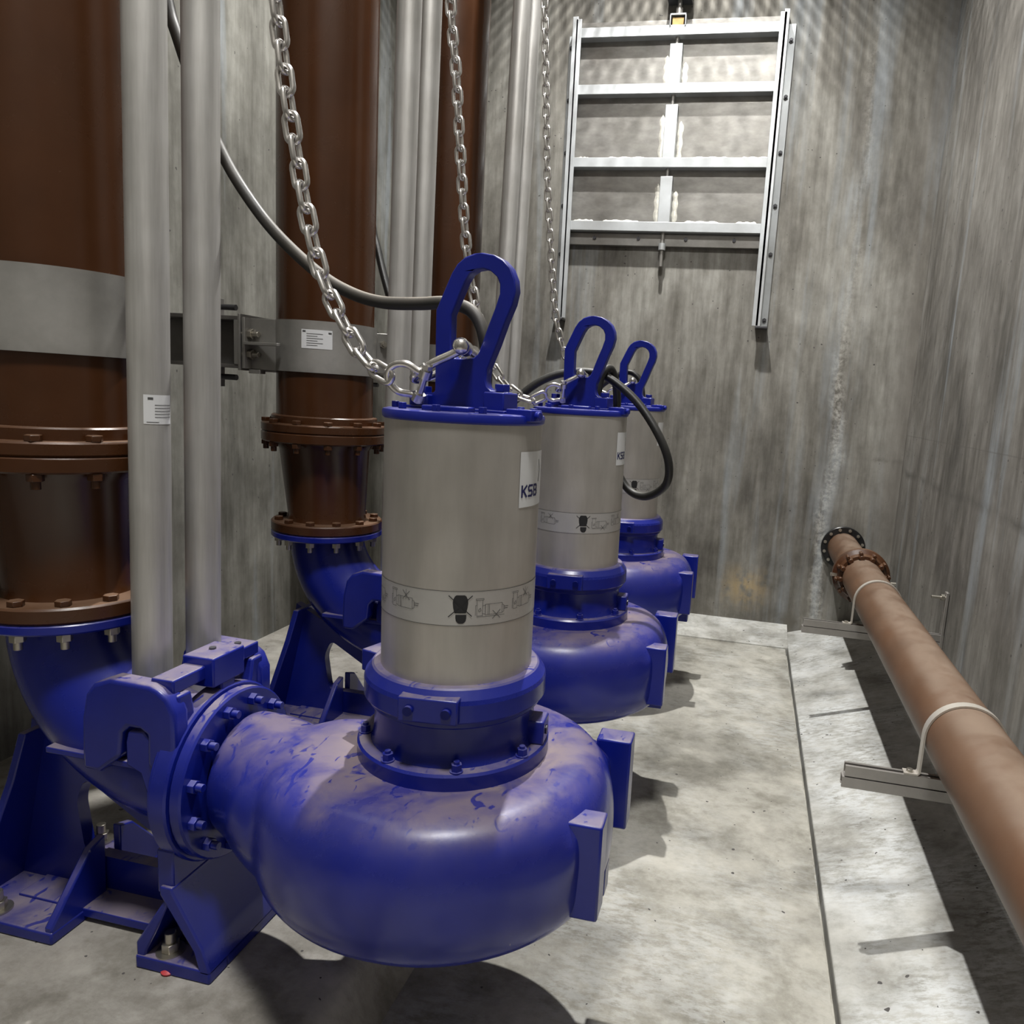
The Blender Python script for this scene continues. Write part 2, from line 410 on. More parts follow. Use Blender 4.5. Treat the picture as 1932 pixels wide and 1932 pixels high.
def stroke(mb, pts, w, fn):
    """flat line of width w along 2D pts, mapped by fn, subdivided so that it follows the curve"""
    for a, b in zip(pts[:-1], pts[1:]):
        a = Vector(a); b = Vector(b); d = b - a
        if d.length < 1e-6: continue
        nrm = Vector((-d.y, d.x)).normalized() * w / 2; k = max(1, int(abs(d.x) / .008))
        ext = d.normalized() * w * .45; a = a - ext; b = b + ext; d = b - a
        vs = []
        for i in range(k + 1):
            p = a + d * i / k; vs += [fn(*(p + nrm)), fn(*(p - nrm))]
        mb.add(vs, [[2 * i, 2 * i + 1, 2 * i + 3, 2 * i + 2] for i in range(k)])
def patch(mb, u0, u1, v0, v1, fn, nu=10, nv=1):
    vs = [fn(u0 + (u1 - u0) * i / nu, v0 + (v1 - v0) * j / nv) for j in range(nv + 1) for i in range(nu + 1)]
    mb.add(vs, [[j * (nu + 1) + i, j * (nu + 1) + i + 1, (j + 1) * (nu + 1) + i + 1, (j + 1) * (nu + 1) + i] for j in range(nv) for i in range(nu)])

def flange(mb, r, x0, x1, c, axis='x', ri=.12, n=48):
    e = .006
    return mb.lathe([(ri, x0), (r - e, x0), (r, x0 + e), (r, x1 - e), (r - e, x1), (ri, x1)], n, c, axis, True)

def make_pump(label):
    t = thing('submersible_pump', label, 'pump', (PX, PY[0], 0), 'submersible pumps in a row')
    obj('volute_casing', volute_mesh(), 'casing', t)
    obj('suction_ring', MB().lathe([(.20, -.012), (.24, -.012), (.245, -.05), (.20, -.05)], 48, closed=True), 'blue', t)
    # clean-out lugs on the casing
    for x0, x1, y0, y1, z0, z1 in ((.405, .516, -.24, -.155, .09, .368), (.40, .516, .235, .325, .08, .388), (.36, .485, .06, .13, -.05, .05)):
        obj('casing_lug', MB().box(x0, x1, y0, y1, z0, z1), 'blue', t, .007)
    # bearing bracket
    obj('bracket_flange', MB().lathe([(.1, .40), (.28, .40), (.287, .407), (.287, .455), (.281, .462), (.1, .462)], 64), 'blue', t)
    obj('bearing_bracket', MB().lathe([(.1, .455), (.252, .455), (.242, .475), (.239, .51), (.238, .55), (.244, .60), (.1, .60)], 64), 'blue', t)
    for k in range(8):
        a = R(-22 - 45 * k); p = Vector((.264 * math.cos(a), .264 * math.sin(a), .462))
        mb = MB(); mb.cyl(p, p + Vector((0, 0, .004)), .019, 20); hexbolt(mb, p + Vector((0, 0, .004)), (0, 0, 1), .0155, .019, .008, .0085)
        obj('hex_nut', mb, 'blue_hi', t)
    a = R(4); mx = Matrix.Rotation(a, 4, 'Z')
    mb = MB().box(.20, .283, -.04, .04, .462, .535, mx)
    b = obj('bracket_boss', mb, 'blue', t, .006)
    mb = MB(); mb.cyl(mx @ Vector((.282, 0, .496)), mx @ Vector((.287, 0, .496)), .014, 16); obj('plug', mb, 'black', b)
    # clamp collar
    obj('clamp_collar', MB().lathe([(.225, .578), (.252, .578), (.256, .583), (.256, .596), (.266, .599), (.2695, .604), (.2695, .652), (.266, .664), (.248, .687), (.242, .691), (.226, .692)], 72), 'blue', t, 0, 16)
    for deg, ro in ((-84, .281), (163, .312)):
        mx = Matrix.Rotation(R(deg), 4, 'Z')
        l = obj('collar_lug', MB().box(.20, ro, -.083, .083, .604, .674, mx), 'blue', t, .005)
        mb = MB()
        for s in (-.052, .052):
            p = mx @ Vector((ro - .003, s, .638)); q = mx @ Vector((ro + .01, s, .638))
            mb = MB(); mb.tube([p, q], .0135, 20, cap=False); mb.tube([q, p], .0075, 6, cap=False)
            mb.lathe([(.0075, 0), (.0135, 0)], 20)
            n0 = len(mb.v) - 40
            for i in range(n0, len(mb.v)):
                v = Vector(mb.v[i]); mb.v[i] = tuple(mx @ Vector((ro + .01, s + v.x, .638 + v.y)))
            obj('socket_screw', mb, 'blue_hi', l)
    # motor
    obj('motor_housing', MB().lathe([(.10, .66), (MR, .66), (MR, 1.405), (.1, 1.405)], 96), 'motor', t)
    mb = MB(); p = wrap(R(168), 1.275, MR); d = Vector((math.cos(R(168)), math.sin(R(168)), 0))
    mb.cyl(Vector(p), Vector(p) + d * .006, .016, 20); obj('vent_plug', mb, 'chain', t)
    # lid
    obj('motor_lid', MB().lathe([(.1, 1.402), (.221, 1.402), (.229, 1.408), (.2305, 1.421), (.227, 1.429), (.215, 1.432), (.1, 1.432)], 80), 'blue_hi', t)
    for k in range(10):
        a = R(17 + 36 * k); p = Vector((.196 * math.cos(a), .196 * math.sin(a), 1.432))
        obj('lid_bolt', hexbolt(MB(), p, (0, 0, 1), .012, .017), 'blue_hi', t, .0015)
    obj('lid_plate', MB().box(-.06, .075, -.165, -.115, 1.43, 1.446), 'blue_hi', t, .004)
    mx = Matrix.Rotation(R(-16), 4, 'Z')
    g = MB().box(.16, .243, -.028, .028, 1.415, 1.447, mx); g.cyl(mx @ Vector((.235, 0, 1.431)), mx @ Vector((.256, 0, 1.431)), .013, 16)
    obj('terminal_block', g, 'blue_hi', t, .003)
    # lifting bail
    ten = R(10); ux, uy = math.cos(ten), -math.sin(ten)
    def pf(u, v, w): return (u * ux - w * uy, u * uy + w * ux, v)
    outer = [(-.160, 1.432), (-.162, 1.474), (-.098, 1.478), (-.093, 1.486), (-.096, 1.64), (-.096, 1.71), (-.068, 1.769), (-.047, 1.812), (-.03, 1.836), (-.006, 1.854), (.022, 1.863),
             (.05, 1.865), (.084, 1.859), (.114, 1.845), (.137, 1.824), (.152, 1.793), (.156, 1.762), (.148, 1.727), (.128, 1.682), (.104, 1.617), (.076, 1.552), (.073, 1.52), (.078, 1.503), (.09, 1.493), (.145, 1.491), (.147, 1.432)]
    inner = [(-.043, 1.59), (-.045, 1.65), (-.045, 1.698), (-.025, 1.741), (-.003, 1.788), (.011, 1.808), (.03, 1.819), (.052, 1.822), (.076, 1.816), (.096, 1.801), (.106, 1.781), (.107, 1.756),
             (.095, 1.719), (.073, 1.665), (.055, 1.616), (.045, 1.592), (.031, 1.581), (.0, 1.577), (-.03, 1.577)]
    obj('lifting_bail', MB().prism(outer, -.0165, .0165, pf, [inner]), 'blue_hi', t, .004)
    for u in (.118, -.138):
        zt = 1.491 if u > 0 else 1.474
        mb = MB(); p = Vector(pf(u, zt, 0)); hexbolt(mb, p, (0, 0, 1), .022, .021)
        obj('bail_bolt', mb, 'blue_hi', t, .002)
    for u0, u1, z1 in ((-.162, -.10, 1.474), (.082, .147, 1.491)):
        obj('bail_foot', MB().prism([(u0, 1.43), (u1, 1.43), (u1, z1 - .002), (u0, z1 - .002)], -.042, .042, pf), 'blue_hi', t, .004)
    mb = MB(); mb.box(-.17, .155, -.05, .05, 1.43, 1.44, Matrix.Rotation(-ten, 4, 'Z')); obj('bail_base', mb, 'blue_hi', t, .003)
    # label with lettering
    fn = lambda r: (lambda u, v: wrap(u / MR, v, r))
    mb = MB(); patch(mb, R(-25.4) * MR, R(16) * MR, 1.179, 1.333, fn(MR + .0012), 16, 4)
    lab = obj('maker_label', mb, 'label', t)
    u0 = R(-23.6) * MR; w = .0262; h0, h1 = 1.2065, 1.2415; hm = (h0 + h1) / 2; gap = .0042; sw = .0064; i_ = sw / 2
    f2 = fn(MR + .0022)
    mb = MB(); a = u0
    stroke(mb, [(a + i_, h0 + i_), (a + i_, h1 - i_)], sw, f2); stroke(mb, [(a + i_ + .004, hm), (a + w - i_, h1 - i_)], sw, f2); stroke(mb, [(a + i_ + .006, hm + .002), (a + w - i_, h0 + i_)], sw, f2)
    a += w + gap
    stroke(mb, [(a + w - i_, h1 - i_), (a + w - .007, h1 - i_), (a + .007, h1 - i_), (a + i_, h1 - i_ - .004), (a + i_, hm + .004), (a + .007, hm), (a + w - .007, hm),
                (a + w - i_, hm - .004), (a + w - i_, h0 + i_ + .004), (a + w - .007, h0 + i_), (a + .006, h0 + i_), (a + i_, h0 + i_)], sw, f2)
    a += w + gap
    stroke(mb, [(a + i_, h0 + i_), (a + i_, h1 - i_), (a + w - .008, h1 - i_), (a + w - i_ - .001, h1 - i_ - .004), (a + w - i_ - .001, hm + .004), (a + w - .008, hm), (a + w - i_, hm - .004),
                (a + w - i_, h0 + i_ + .004), (a + w - .007, h0 + i_), (a + i_, h0 + i_)], sw, f2)
    stroke(mb, [(a + i_, hm), (a + w - .008, hm)], sw * .9, f2)
    obj('lettering', mb, 'inkblue', lab, smooth=0)
    mb = MB(); stroke(mb, [(R(4 - .6 * abs(q)) * MR, 1.247 + .0075 * (q + 4)) for q in range(-4, 5)], .004, f2)
    obj('emblem', mb, 'inkgrey', lab, smooth=0)
    # transparent instruction band with pictograms
    mb = MB(); patch(mb, R(-150) * MR, R(30) * MR, .862, .957, fn(MR + .0008), 60, 1)
    band = obj('instruction_band', mb, 'film', t)
    mb = MB()
    for zz in (.957, .862): stroke(mb, [(R(-150) * MR, zz), (R(30) * MR, zz)], .0011, fn(MR + .0014))
    obj('band_edge', mb, 'inkgrey', band, smooth=0)
    # crossed-out boot sole
    u = R(-67.5) * MR; f3 = fn(MR + .0016); mb = MB()
    sole = [(.947, .011), (.944, .015), (.935, .0195), (.925, .0205), (.912, .019), (.902, .0165), (.897, .015)]
    for (za, wa), (zb, wb) in zip(sole[:-1], sole[1:]):
        for q in range(6): mb.add([f3(u + wa * (q / 3 - 1), za), f3(u + wa * ((q + 1) / 3 - 1), za), f3(u + wb * ((q + 1) / 3 - 1), zb), f3(u + wb * (q / 3 - 1), zb)], [[0, 1, 2, 3]])
    heel = [(.893, .0145), (.884, .0145), (.876, .013), (.871, .0095), (.868, .005)]
    for (za, wa), (zb, wb) in zip(heel[:-1], heel[1:]):
        mb.add([f3(u + .002 - wa, za), f3(u + .002 + wa, za), f3(u + .002 + wb, zb), f3(u + .002 - wb, zb)], [[0, 1, 2, 3]])
    f4 = fn(MR + .0022)
    stroke(mb, [(u - .031, .945), (u + .030, .889)], .0023, f4); stroke(mb, [(u + .031, .945), (u - .031, .887)], .0023, f4)
    obj('boot_pictogram', mb, 'ink', band, smooth=0)
    def pumpicon(uc, zc, s, cross_top, slab):
        mb = MB(); q = lambda pts, w=.0010: stroke(mb, [(uc + a * s, zc + b * s) for a, b in pts], w, f3)
        q([(-.050, -.016), (-.050, .012), (-.046, .012)]); q([(-.046, -.018), (-.046, .027), (-.030, .027), (-.030, -.018), (-.046, -.018)])
        q([(-.049, .027), (-.027, .027), (-.027, .031), (-.049, .031), (-.049, .027)]); q([(-.030, .010), (-.022, .012), (-.022, -.014), (-.030, -.012)])
        q([(-.022, .014), (.030, .014), (.030, -.016), (-.022, -.016), (-.022, .014)]); q([(-.014, .014), (-.014, -.016)]); q([(-.010, .014), (-.010, -.016)])
        q([(.030, .010), (.036, .006), (.036, -.012), (.030, -.014)]); q([(.036, .002), (.050, .002)], .0016); q([(.036, -.004), (.048, -.004)], .0016)
        q([(-.042, -.002), (-.036, .004), (-.034, -.003), (-.040, -.007), (-.042, -.002)])
        if slab: q([(-.046, -.021), (.038, -.021)])
        if cross_top: c = (.008, .020)
        else: c = (.012, -.017)
        q([(c[0] - .012, c[1] - .012), (c[0] + .012, c[1] + .012)], .0014); q([(c[0] - .012, c[1] + .012), (c[0] + .012, c[1] - .012)], .0014)
        if cross_top: q([(c[0], c[1] - .012), (c[0], c[1] + .016)], .0010)
        obj('pump_pictogram', mb, 'inkgrey', band, smooth=0)
    pumpicon(R(-44.5) * MR, .906, .98, False, True); pumpicon(R(-110) * MR, .913, 1.0, True, False); pumpicon(R(-15) * MR, .913, 1.0, True, False); pumpicon(R(-143) * MR, .913, 1.0, False, True)
    # outlet flange, bolts and the hanging claw bracket
    fc = (0, -.02, .215)
    obj('outlet_flange', flange(MB(), .272, -.775, -.735, fc), 'blue', t)
    for k in range(12):
        a = R(15 + 30 * k); p = Vector((-.735, -.02 + .231 * math.cos(a), .215 + .231 * math.sin(a)))
        mb = MB(); hexbolt(mb, p, (1, 0, 0), .021, .022, .022, .0125)
        obj('flange_bolt', mb, 'blue_hi', t, .0015)
    obj('bracket_disc', flange(MB(), .285, -.835, -.7755, fc), 'blue', t)
    return t

def make_claw(t):
    """claw bracket: part of the pump, hooks over the duckfoot guide lugs"""
    def sc(p): return (p[0] * .979 - PX, 1.5 - (1.5 - p[1]) * .979)
    cl = [(-1.95, .307), (-1.945, .418), (-1.928, .497), (-1.899, .534), (-1.838, .559), (-1.696, .555), (-1.667, .544), (-1.633, .52), (-1.611, .47), (-1.611, .363), (-1.621, .307), (-1.663, .27),
          (-1.713, .292), (-1.71, .393), (-1.733, .408), (-1.777, .409), (-1.799, .387), (-1.808, .309), (-1.887, .245), (-1.949, .246)]
    out = [sc(p) for p in cl]
    yF, yR = 1.83 - PY[0], 2.23 - PY[0]
    br = obj('claw_bracket', claw_body(yF, yR), 'blue', t, .006)
    for y in (yF, yR):
        s = 1 if y == yF else -1
        obj('claw', MB().prism(out, y - .032, y + .032, lambda u, v, w: (u, w, v)), 'blue', br, .014, seg=4)
        # cheek that carries the claw on the flange disc
        o = [(y + s * .0, .285), (y + s * .0, .54), (y + s * .055, .54), (y + s * .075, .44), (y + s * .10, .40), (y + s * .05, .25)]
        obj('cheek', MB().prism(o, -.835, -.79, lambda u, v, w: (w, u, v)), 'blue', br, .008)
    for (x, y, z) in ((-.842, -.005, .612), (-.848, .125, .586)):
        obj('cap_screw', hexbolt(MB(), (x, y, z), (0, 0, 1), .011, .006, n=16), 'darkbolt', br)
    return br
def claw_body(yF, yR):
    """bar between the two claws with a raised pad and a post down to the flange disc"""
    mb = MB()
    mb.box(-.885, -.806, yF, yR, .54, .586)
    mb.box(-.89, -.776, -.085, .065, .515, .612)
    mb.box(-.84, -.779, -.045, .02, .42, .56)
    return mb

p0 = make_pump('blue submersible pump nearest the camera, its whole volute casing in full view in front')
make_claw(p0)
p1 = dup(p0, (PX, PY[1], 0), 'middle blue submersible pump, right behind the front pump, with a black cable loop beside it')
p2 = dup(p0, (PX, PY[2], .012), 'farthest blue submersible pump, closest to the back concrete wall')
for p in (p0, p1, p2): p.rotation_euler = (0, R(-.35), 0)

# ------------------------------------------------------------------ duckfoot elbows
DX, DY = -2.165, (2.03, 3.585, 5.10)
FX = -1.60
def make_duckfoot(label):
    t = thing('duckfoot_elbow', label, 'pipe elbow', (DX, DY[0], ZP), 'duckfoot elbows under the riser pipes')
    zc = .215 - ZP; xf = FX - DX      # flange centre, local
    zt = .675 - ZP
    obj('inlet_flange', flange(MB(), .278, xf - .045, xf, (0, 0, zc)), 'blue', t)
    obj('outlet_flange', flange(MB(), .28, zt, zt + .034, (0, 0, 0), 'z'), 'blue', t)
    hx = -xf + .045; vz = zt - zc; path = []; rad = []
    xs = xf - .04
    for k in range(21):
        a = PI / 2 * k / 20
        path.append((xs - (xs) * math.sin(a), 0, zt - vz * math.cos(a))); rad.append(.205 - .02 * k / 20)
    path.append((0, 0, zt + .01)); rad.append(.185)
    obj('elbow_bend', MB().tube(path, rad, 40), 'blue', t)
    rib = [(xs - .02, zc + .02), (xs - .02, zc + .055), (-.15 + .05, zc + .16), (-.13, zc + .12)]
    obj('stiffening_rib', MB().box(.10, xs, -.215, -.10, zc + .07, zc + .09), 'blue', t, .004)
    # web plate with its window
    web = [(-.17, zc + .06), (-.26, .03), (-.26, 0.02), (xf - .10, .02), (xf - .10, zc - .10), (.12, zc - .08)]
    win = rounded([(.03, .17), (.0, .36), (.04, .45), (.30, .30), (.365, .28), (.365, .17)], .035)
    obj('web_plate', MB().prism(web, -.022, .022, lambda u, v, w: (u, w, v), [win]), 'blue', t, .005)
    # column ribs standing square to the web
    obj('column_rib', MB().prism([(-.22, .0), (.22, .0), (.12, .45), (.10, .62), (-.10, .62), (-.12, .45)], -.03, .0,
        lambda u, v, w: (-.165 + w + .14 * (v / .62 - .6), u, v)), 'blue', t, .005)
    # cross beam
    obj('cross_beam', MB().box(-.14, xf - .09, -.13, .13, .018, .05), 'blue', t, .004)
    # left foot
    lf = obj('foot', MB().box(-.28, -.055 + .18, -.25, .25, 0, .042), 'blue', t, .007)
    for s in (-1, 1):
        g = MB().prism([(.0, .04), (-.155, .20), (-.19, .20), (-.235, .04)], 0, .028, lambda u, v, w, s=s: (.097 + w, s * (.25 + u * .9) if True else 0, v))
        g = MB().prism([(.245, .035), (.245, .055), (.09, .24), (.03, .26), (.03, .035)], 0, .03, lambda u, v, w, s=s: (.093 + w, s * u, v))
        obj('gusset', g, 'blue', lf, .006)
    # right foot with the sloped leg up to the flange
    rf = obj('foot', MB().box(xf - .125, xf + .14, -.25, -.165, 0, .045).box(xf - .125, xf - .055, -.165, .165, 0, .045).box(xf + .0, xf + .14, -.165, .165, 0, .045).box(xf - .125, xf + .14, .165, .25, 0, .045), 'blue', t, .006)
    leg = [(xf - .03, .30), (xf + .015, .30), (xf + .015, .285), (xf + .115, .12), (xf + .14, .045), (xf + .14, .03), (xf + .105, .03), (xf + .085, .10), (xf - .03, .27)]
    obj('sloped_leg', MB().prism(leg, -.25, .25, lambda u, v, w: (u, w, v)), 'blue', t, .006)
    obj('leg_post', MB().box(xf - .045, xf + .012, -.24, .24, .27, zc - .16), 'blue', t, .006)
    # narrow rib at the front between leg and slot
    for s in (-1, 1):
        o = [(xf - .03, .28), (xf - .0, .28), (xf - .095, .085), (xf - .105, .03), (xf - .125, .03), (xf - .125, .08)]
        obj('gusset', MB().prism([(xf - .125, .03), (xf - .125, .085), (xf - .02, .25), (xf + .0, .25), (xf - .05, .14), (xf - .09, .06), (xf - .095, .03)], s * .245, s * .10, lambda u, v, w: (u, w, v)), 'blue', rf, .006)
    # guide lugs that the claws hook over; they reach up from the flange
    for y in (1.83 - DY[0], 2.23 - DY[0]):
        lg = [(-1.795, .365), (-1.785, .40), (-1.73, .405), (-1.70, .37), (-1.70, .30), (-1.655, .18), (-1.63, .0), (-1.625, -.06), (-1.65, -.06), (-1.69, .10), (-1.745, .27), (-1.795, .29)]
        obj('guide_lug', MB().prism([(a * .985 - DX + .012, b - ZP + .012) for a, b in lg], y - .026 if y < 0 else y - .03, y + .03 if y < 0 else y + .026, lambda u, v, w: (u, w, v)), 'blue', t, .005)
    obj('guide_seat', MB().box(-1.86 - DX, -1.63 - DX, -.14, .21, .30 - ZP, .335 - ZP), 'blue', t, .005)
    for (x, y) in ((-.135, -.205), (-.135, .205), (xf - .035, -.205), (xf - .035, .205)):
        mb = MB(); p = Vector((x, y, .043))
        mb.cyl(p, p + Vector((0, 0, .006)), .042, 28)
        a = obj('anchor_bolt', hexbolt(MB(), p + Vector((0, 0, .006)), (0, 0, 1), .0265, .028, .034, .0165), 'bolt', t, .0015)
        obj('washer', mb, 'bolt', a)
    return t
d0 = make_duckfoot('blue duckfoot elbow at the left edge, bolted to the plinth beside the nearest pump')
d1 = dup(d0, (DX, DY[1], ZP), 'second blue duckfoot elbow, seen through the gap left of the nearest steel motor')
d2 = dup(d0, (DX, DY[2], ZP), 'third blue duckfoot elbow, behind the others next to the farthest pump')
pg = obj('plug_scrap', MB().lathe([(.0, 0), (.018, 0), (.022, .008), (.012, .016), (0, .018)], 16), 'red')
pg.location = (FX + .015 - .03, DY[0] - .238, ZP); tag(pg, 'small red plastic scrap on the plinth in front of the nearest duckfoot foot', 'scrap')

# ------------------------------------------------------------------ reducers and risers
def make_reducer(label):
    t = thing('pipe_reducer', label, 'pipe reducer', (DX, DY[0], .71), 'brown pipe reducers')
    z1 = 1.17 - .71
    prof = [(.15, .05), (.20, .05), (.195, .075), (.225, z1 - .04), (.245, z1 - .01), (.245, z1), (.15, z1)]
    mb = MB().lathe(prof, 56)
    mb.v = [(x - .02 * (z / z1), y, z) for x, y, z in mb.v]
    obj('reducer_cone', mb, 'brown', t)
    obj('lower_flange', flange(MB(), .28, 0, .05, (0, 0, 0), 'z', .1, 64), 'brown', t)
    obj('upper_flange', flange(MB(), .31, z1, z1 + .0505, (-.02, 0, 0), 'z', .1, 64), 'brown', t)
    for k in range(12):
        a = R(11 + 30 * k); p = Vector((.243 * math.cos(a), .243 * math.sin(a), .05))
        b = obj('hex_bolt', hexbolt(MB(), p, (0, 0, 1), .0235, .018), 'brown', t, .002)
        q = Vector((p.x, p.y, -.0355)); mb = MB(); hexbolt(mb, q, (0, 0, -1), .0225, .026, .026, .0125)
        obj('hex_nut', mb, 'bolt', b, .0015)
    return t
rd = [make_reducer('brown tapered reducer at the left edge, bolted on the nearest duckfoot elbow')]
rd.append(dup(rd[0], (DX, DY[1], .71), 'brown tapered reducer on the second duckfoot, in view left of the front steel motor'))
rd.append(dup(rd[0], (DX, DY[2], .71), 'brown tapered reducer on the third duckfoot, behind the front pump'))
def make_riser(label):
    t = thing('riser_pipe', label, 'pipe', (DX - .02, DY[0], 1.221), 'brown riser pipes')
    obj('pipe_shell', MB().lathe([(.19, .03), (.238, .03), (.238, 5.2), (.19, 5.2)], 64, closed=True), 'brown', t)
    obj('flange', flange(MB(), .31, .0, .044, (0, 0, 0), 'z', .18, 64), 'brown', t)
    obj('flange_hub', MB().lathe([(.2, .044), (.262, .044), (.262, .078), (.257, .083), (.2, .083)], 64), 'brown', t)
    for k in range(12):
        a = R(4 + 30 * k); p = Vector((.286 * math.cos(a), .286 * math.sin(a), .044))
        b = obj('hex_bolt', hexbolt(MB(), p, (0, 0, 1), .0235, .019), 'brown', t, .002)
        mb = MB(); hexbolt(mb, Vector((p.x, p.y, -.0515)), (0, 0, -1), .0235, .022, .024, .014); obj('hex_nut', mb, 'brown', b, .0015)
    return t
rs = [make_riser('wide brown riser pipe at the left edge of the picture')]
rs.append(dup(rs[0], (DX - .02, DY[1], 1.221), 'brown riser pipe behind the nearest chain, second from the left'))
rs.append(dup(rs[0], (DX - .02, DY[2], 1.221), 'brown riser pipe behind the second chain, third from the left'))

# ------------------------------------------------------------------ pipe clamps with wall brackets
def make_clamp(label):
    t = thing('pipe_clamp', label, 'pipe clamp', (DX - .02, DY[0], 1.52), 'stainless pipe clamps')
    h = .248; rb = .252
    obj('band', MB().lathe([(.239, 0), (rb, 0), (rb, h), (.239, h)], 72, closed=True), 'clampsteel', t)
    # bolted tab against the bracket
    tb = obj('tab_plate', MB().box(-.305, -.29, -.19, .19, .0, h), 'clampsteel', t, .002)
    obj('tab_web', MB().box(-.30, -.13, -.20, -.17, .0, h), 'clampsteel', t, .002)
    g = MB().prism(rounded([(-.29, -.19), (-.08, -.262), (-.085, -.285), (-.29, -.27)], .012), .115, .13, lambda u, v, w: (u, v, w))
    obj('gusset', g, 'clampsteel', t, .002)
    lip = MB().box(-.295, -.23, -.215, -.17, -.022, -.002); obj('lip', lip, 'clampsteel', t, .003)
    for z in (.17, .07):
        b = hexbolt(MB(), (-.29, -.215, z), (1, 0, 0), .026, .022, .032, .014); b.cyl((-.34, -.215, z), (-.29, -.215, z), .011, 12)
        obj('stud_nut', b, 'bolt', t, .0015)
    obj('tab_ear', MB().box(-.305, -.29, -.25, -.19, .0, h), 'clampsteel', t, .002)
    # right-hand joint: ears with a bolt
    mj = Matrix.Rotation(R(38), 4, 'Z')
    e = MB().box(.25, .262 + .05, -.03, -.016, .02, h - .02, mj).box(.25, .262 + .05, .016, .03, .02, h - .02, mj)
    obj('joint_ear', e, 'clampsteel', t, .002)
    b = MB().cyl(mj @ Vector((.285, -.07, .17)), mj @ Vector((.285, .06, .17)), .011, 12); hexbolt(b, mj @ Vector((.285, -.05, .17)), mj @ Vector((0, 1, 0)), .02, .018); obj('joint_bolt', b, 'bolt', t)
    return t
cl0 = make_clamp('wide plain steel clamp band round the riser pipe at the left edge')
cl1 = dup(cl0, (DX - .02, DY[1], 1.52), 'steel clamp band with a white sticker round the second brown riser')
cl2 = dup(cl0, (DX - .02, DY[2], 1.52), 'steel clamp band round the third brown riser, seen through the nearest lifting loop')
mb = MB(); fnb = lambda r: (lambda u, v: (r * math.cos(u / r), r * math.sin(u / r), v))
ul, ur = R(-85) * .253, R(-52) * .253
patch(mb, ul, ur, .115, .205, fnb(.2535), 10)
lb = obj('sticker', mb, 'label', cl1)
mb = MB()
for k in range(6):
    stroke(mb, [(ul + .025, .185 - .011 * k), (ul + .025 + (.05 if k % 2 else .075), .185 - .011 * k)], .0022, fnb(.2545))
stroke(mb, [(ul + .008, .196), (ul + .016, .196)], .008, fnb(.2545)); stroke(mb, [(ur - .016, .192), (ur - .008, .192)], .008, fnb(.2545))
obj('print_lines', mb, 'inkgrey', lb, smooth=0)

def make_beam(label):
    t = thing('wall_bracket', label, 'bracket', (XL, DY[0], 1.52), 'steel wall brackets')
    x1 = DX - .02 - .34 - XL
    w = .10
    obj('beam', MB().box(.012, x1, -.22, .0, .0, .018).box(.012, x1, -.22, .0, .235, .255).box(.012, x1, -.115, -.10, .018, .235), 'beam', t, .002)
    obj('end_plate', MB().box(x1, x1 + .014, -.235, .06, -.01, .265), 'clampsteel', t, .002)
    obj('end_bar', MB().box(x1 - .03, x1 + .0, -.225, -.20, .018, .235), 'clampsteel', t, .002)
    obj('wall_plate', MB().box(0, .012, -.30, .08, -.12, .38), 'beam', t, .002)
    obj('stud_plate', MB().box(.49, .505, -.20, -.02, -.10, .355), 'beam', t, .002)
    for z in (.305, -.048):
        b = hexbolt(MB(), (.505, -.10, z), (1, 0, 0), .026, .026, .105, .015); obj('anchor_stud', b, 'darkbolt', t)
    return t
bm0 = make_beam('dark steel wall bracket behind the nearest pair of guide pipes')
bm1 = dup(bm0, (XL, DY[1], 1.52), 'dark steel wall bracket bolted to the clamp with a white sticker')
bm2 = dup(bm0, (XL, DY[2], 1.52), 'dark steel wall bracket behind the third riser pipe')

# ------------------------------------------------------------------ guide pipes
def guide(x, y, xt, r, label):
    o = obj('guide_pipe', MB().lathe([(r - .006, 0), (r, 0), (r, 5.2), (r - .006, 5.2)], 40, closed=True), 'galv')
    o.location = (x, y, .336); o.rotation_euler = (0, math.atan(xt), 0)
    return tag(o, label, 'pipe', 'grey guide pipes')
g0 = guide(-1.808, 1.97, .016, .0575, 'leftmost grey guide pipe, carrying a small white sticker')
guide(-1.783, 2.17, .013, .0545, 'grey guide pipe just right of the one with the white sticker')
guide(-1.733, 3.47, .009, .0565, 'left pipe of the middle pair of grey guide pipes')
guide(-1.722, 3.67, .009, .0545, 'right pipe of the middle pair of grey guide pipes')
guide(-1.742, 4.98, .018, .056, 'left pipe of the farthest pair of grey guide pipes')
guide(-1.718, 5.18, .014, .0545, 'right pipe of the farthest pair of grey guide pipes')
mb = MB(); rg = .0575; fg = lambda r: (lambda u, v: (r * math.cos(u / r), r * math.sin(u / r), v))
ul, ur = R(-64) * rg, R(22) * rg
patch(mb, ul, ur, .995, 1.082, fg(rg + .001), 10); lb = obj('sticker', mb, 'label', g0)
mb = MB()
for k in range(5): stroke(mb, [(ul + .030, 1.052 - .009 * k), (ur - .004, 1.052 - .009 * k)], .0018, fg(rg + .0018))
stroke(mb, [(ul + .014, 1.071), (ul + .022, 1.071)], .007, fg(rg + .0018)); stroke(mb, [(ul + .008, 1.001), (ul + .04, 1.001)], .0018, fg(rg + .0018))
obj('print_lines', mb, 'inkgrey', lb, smooth=0)

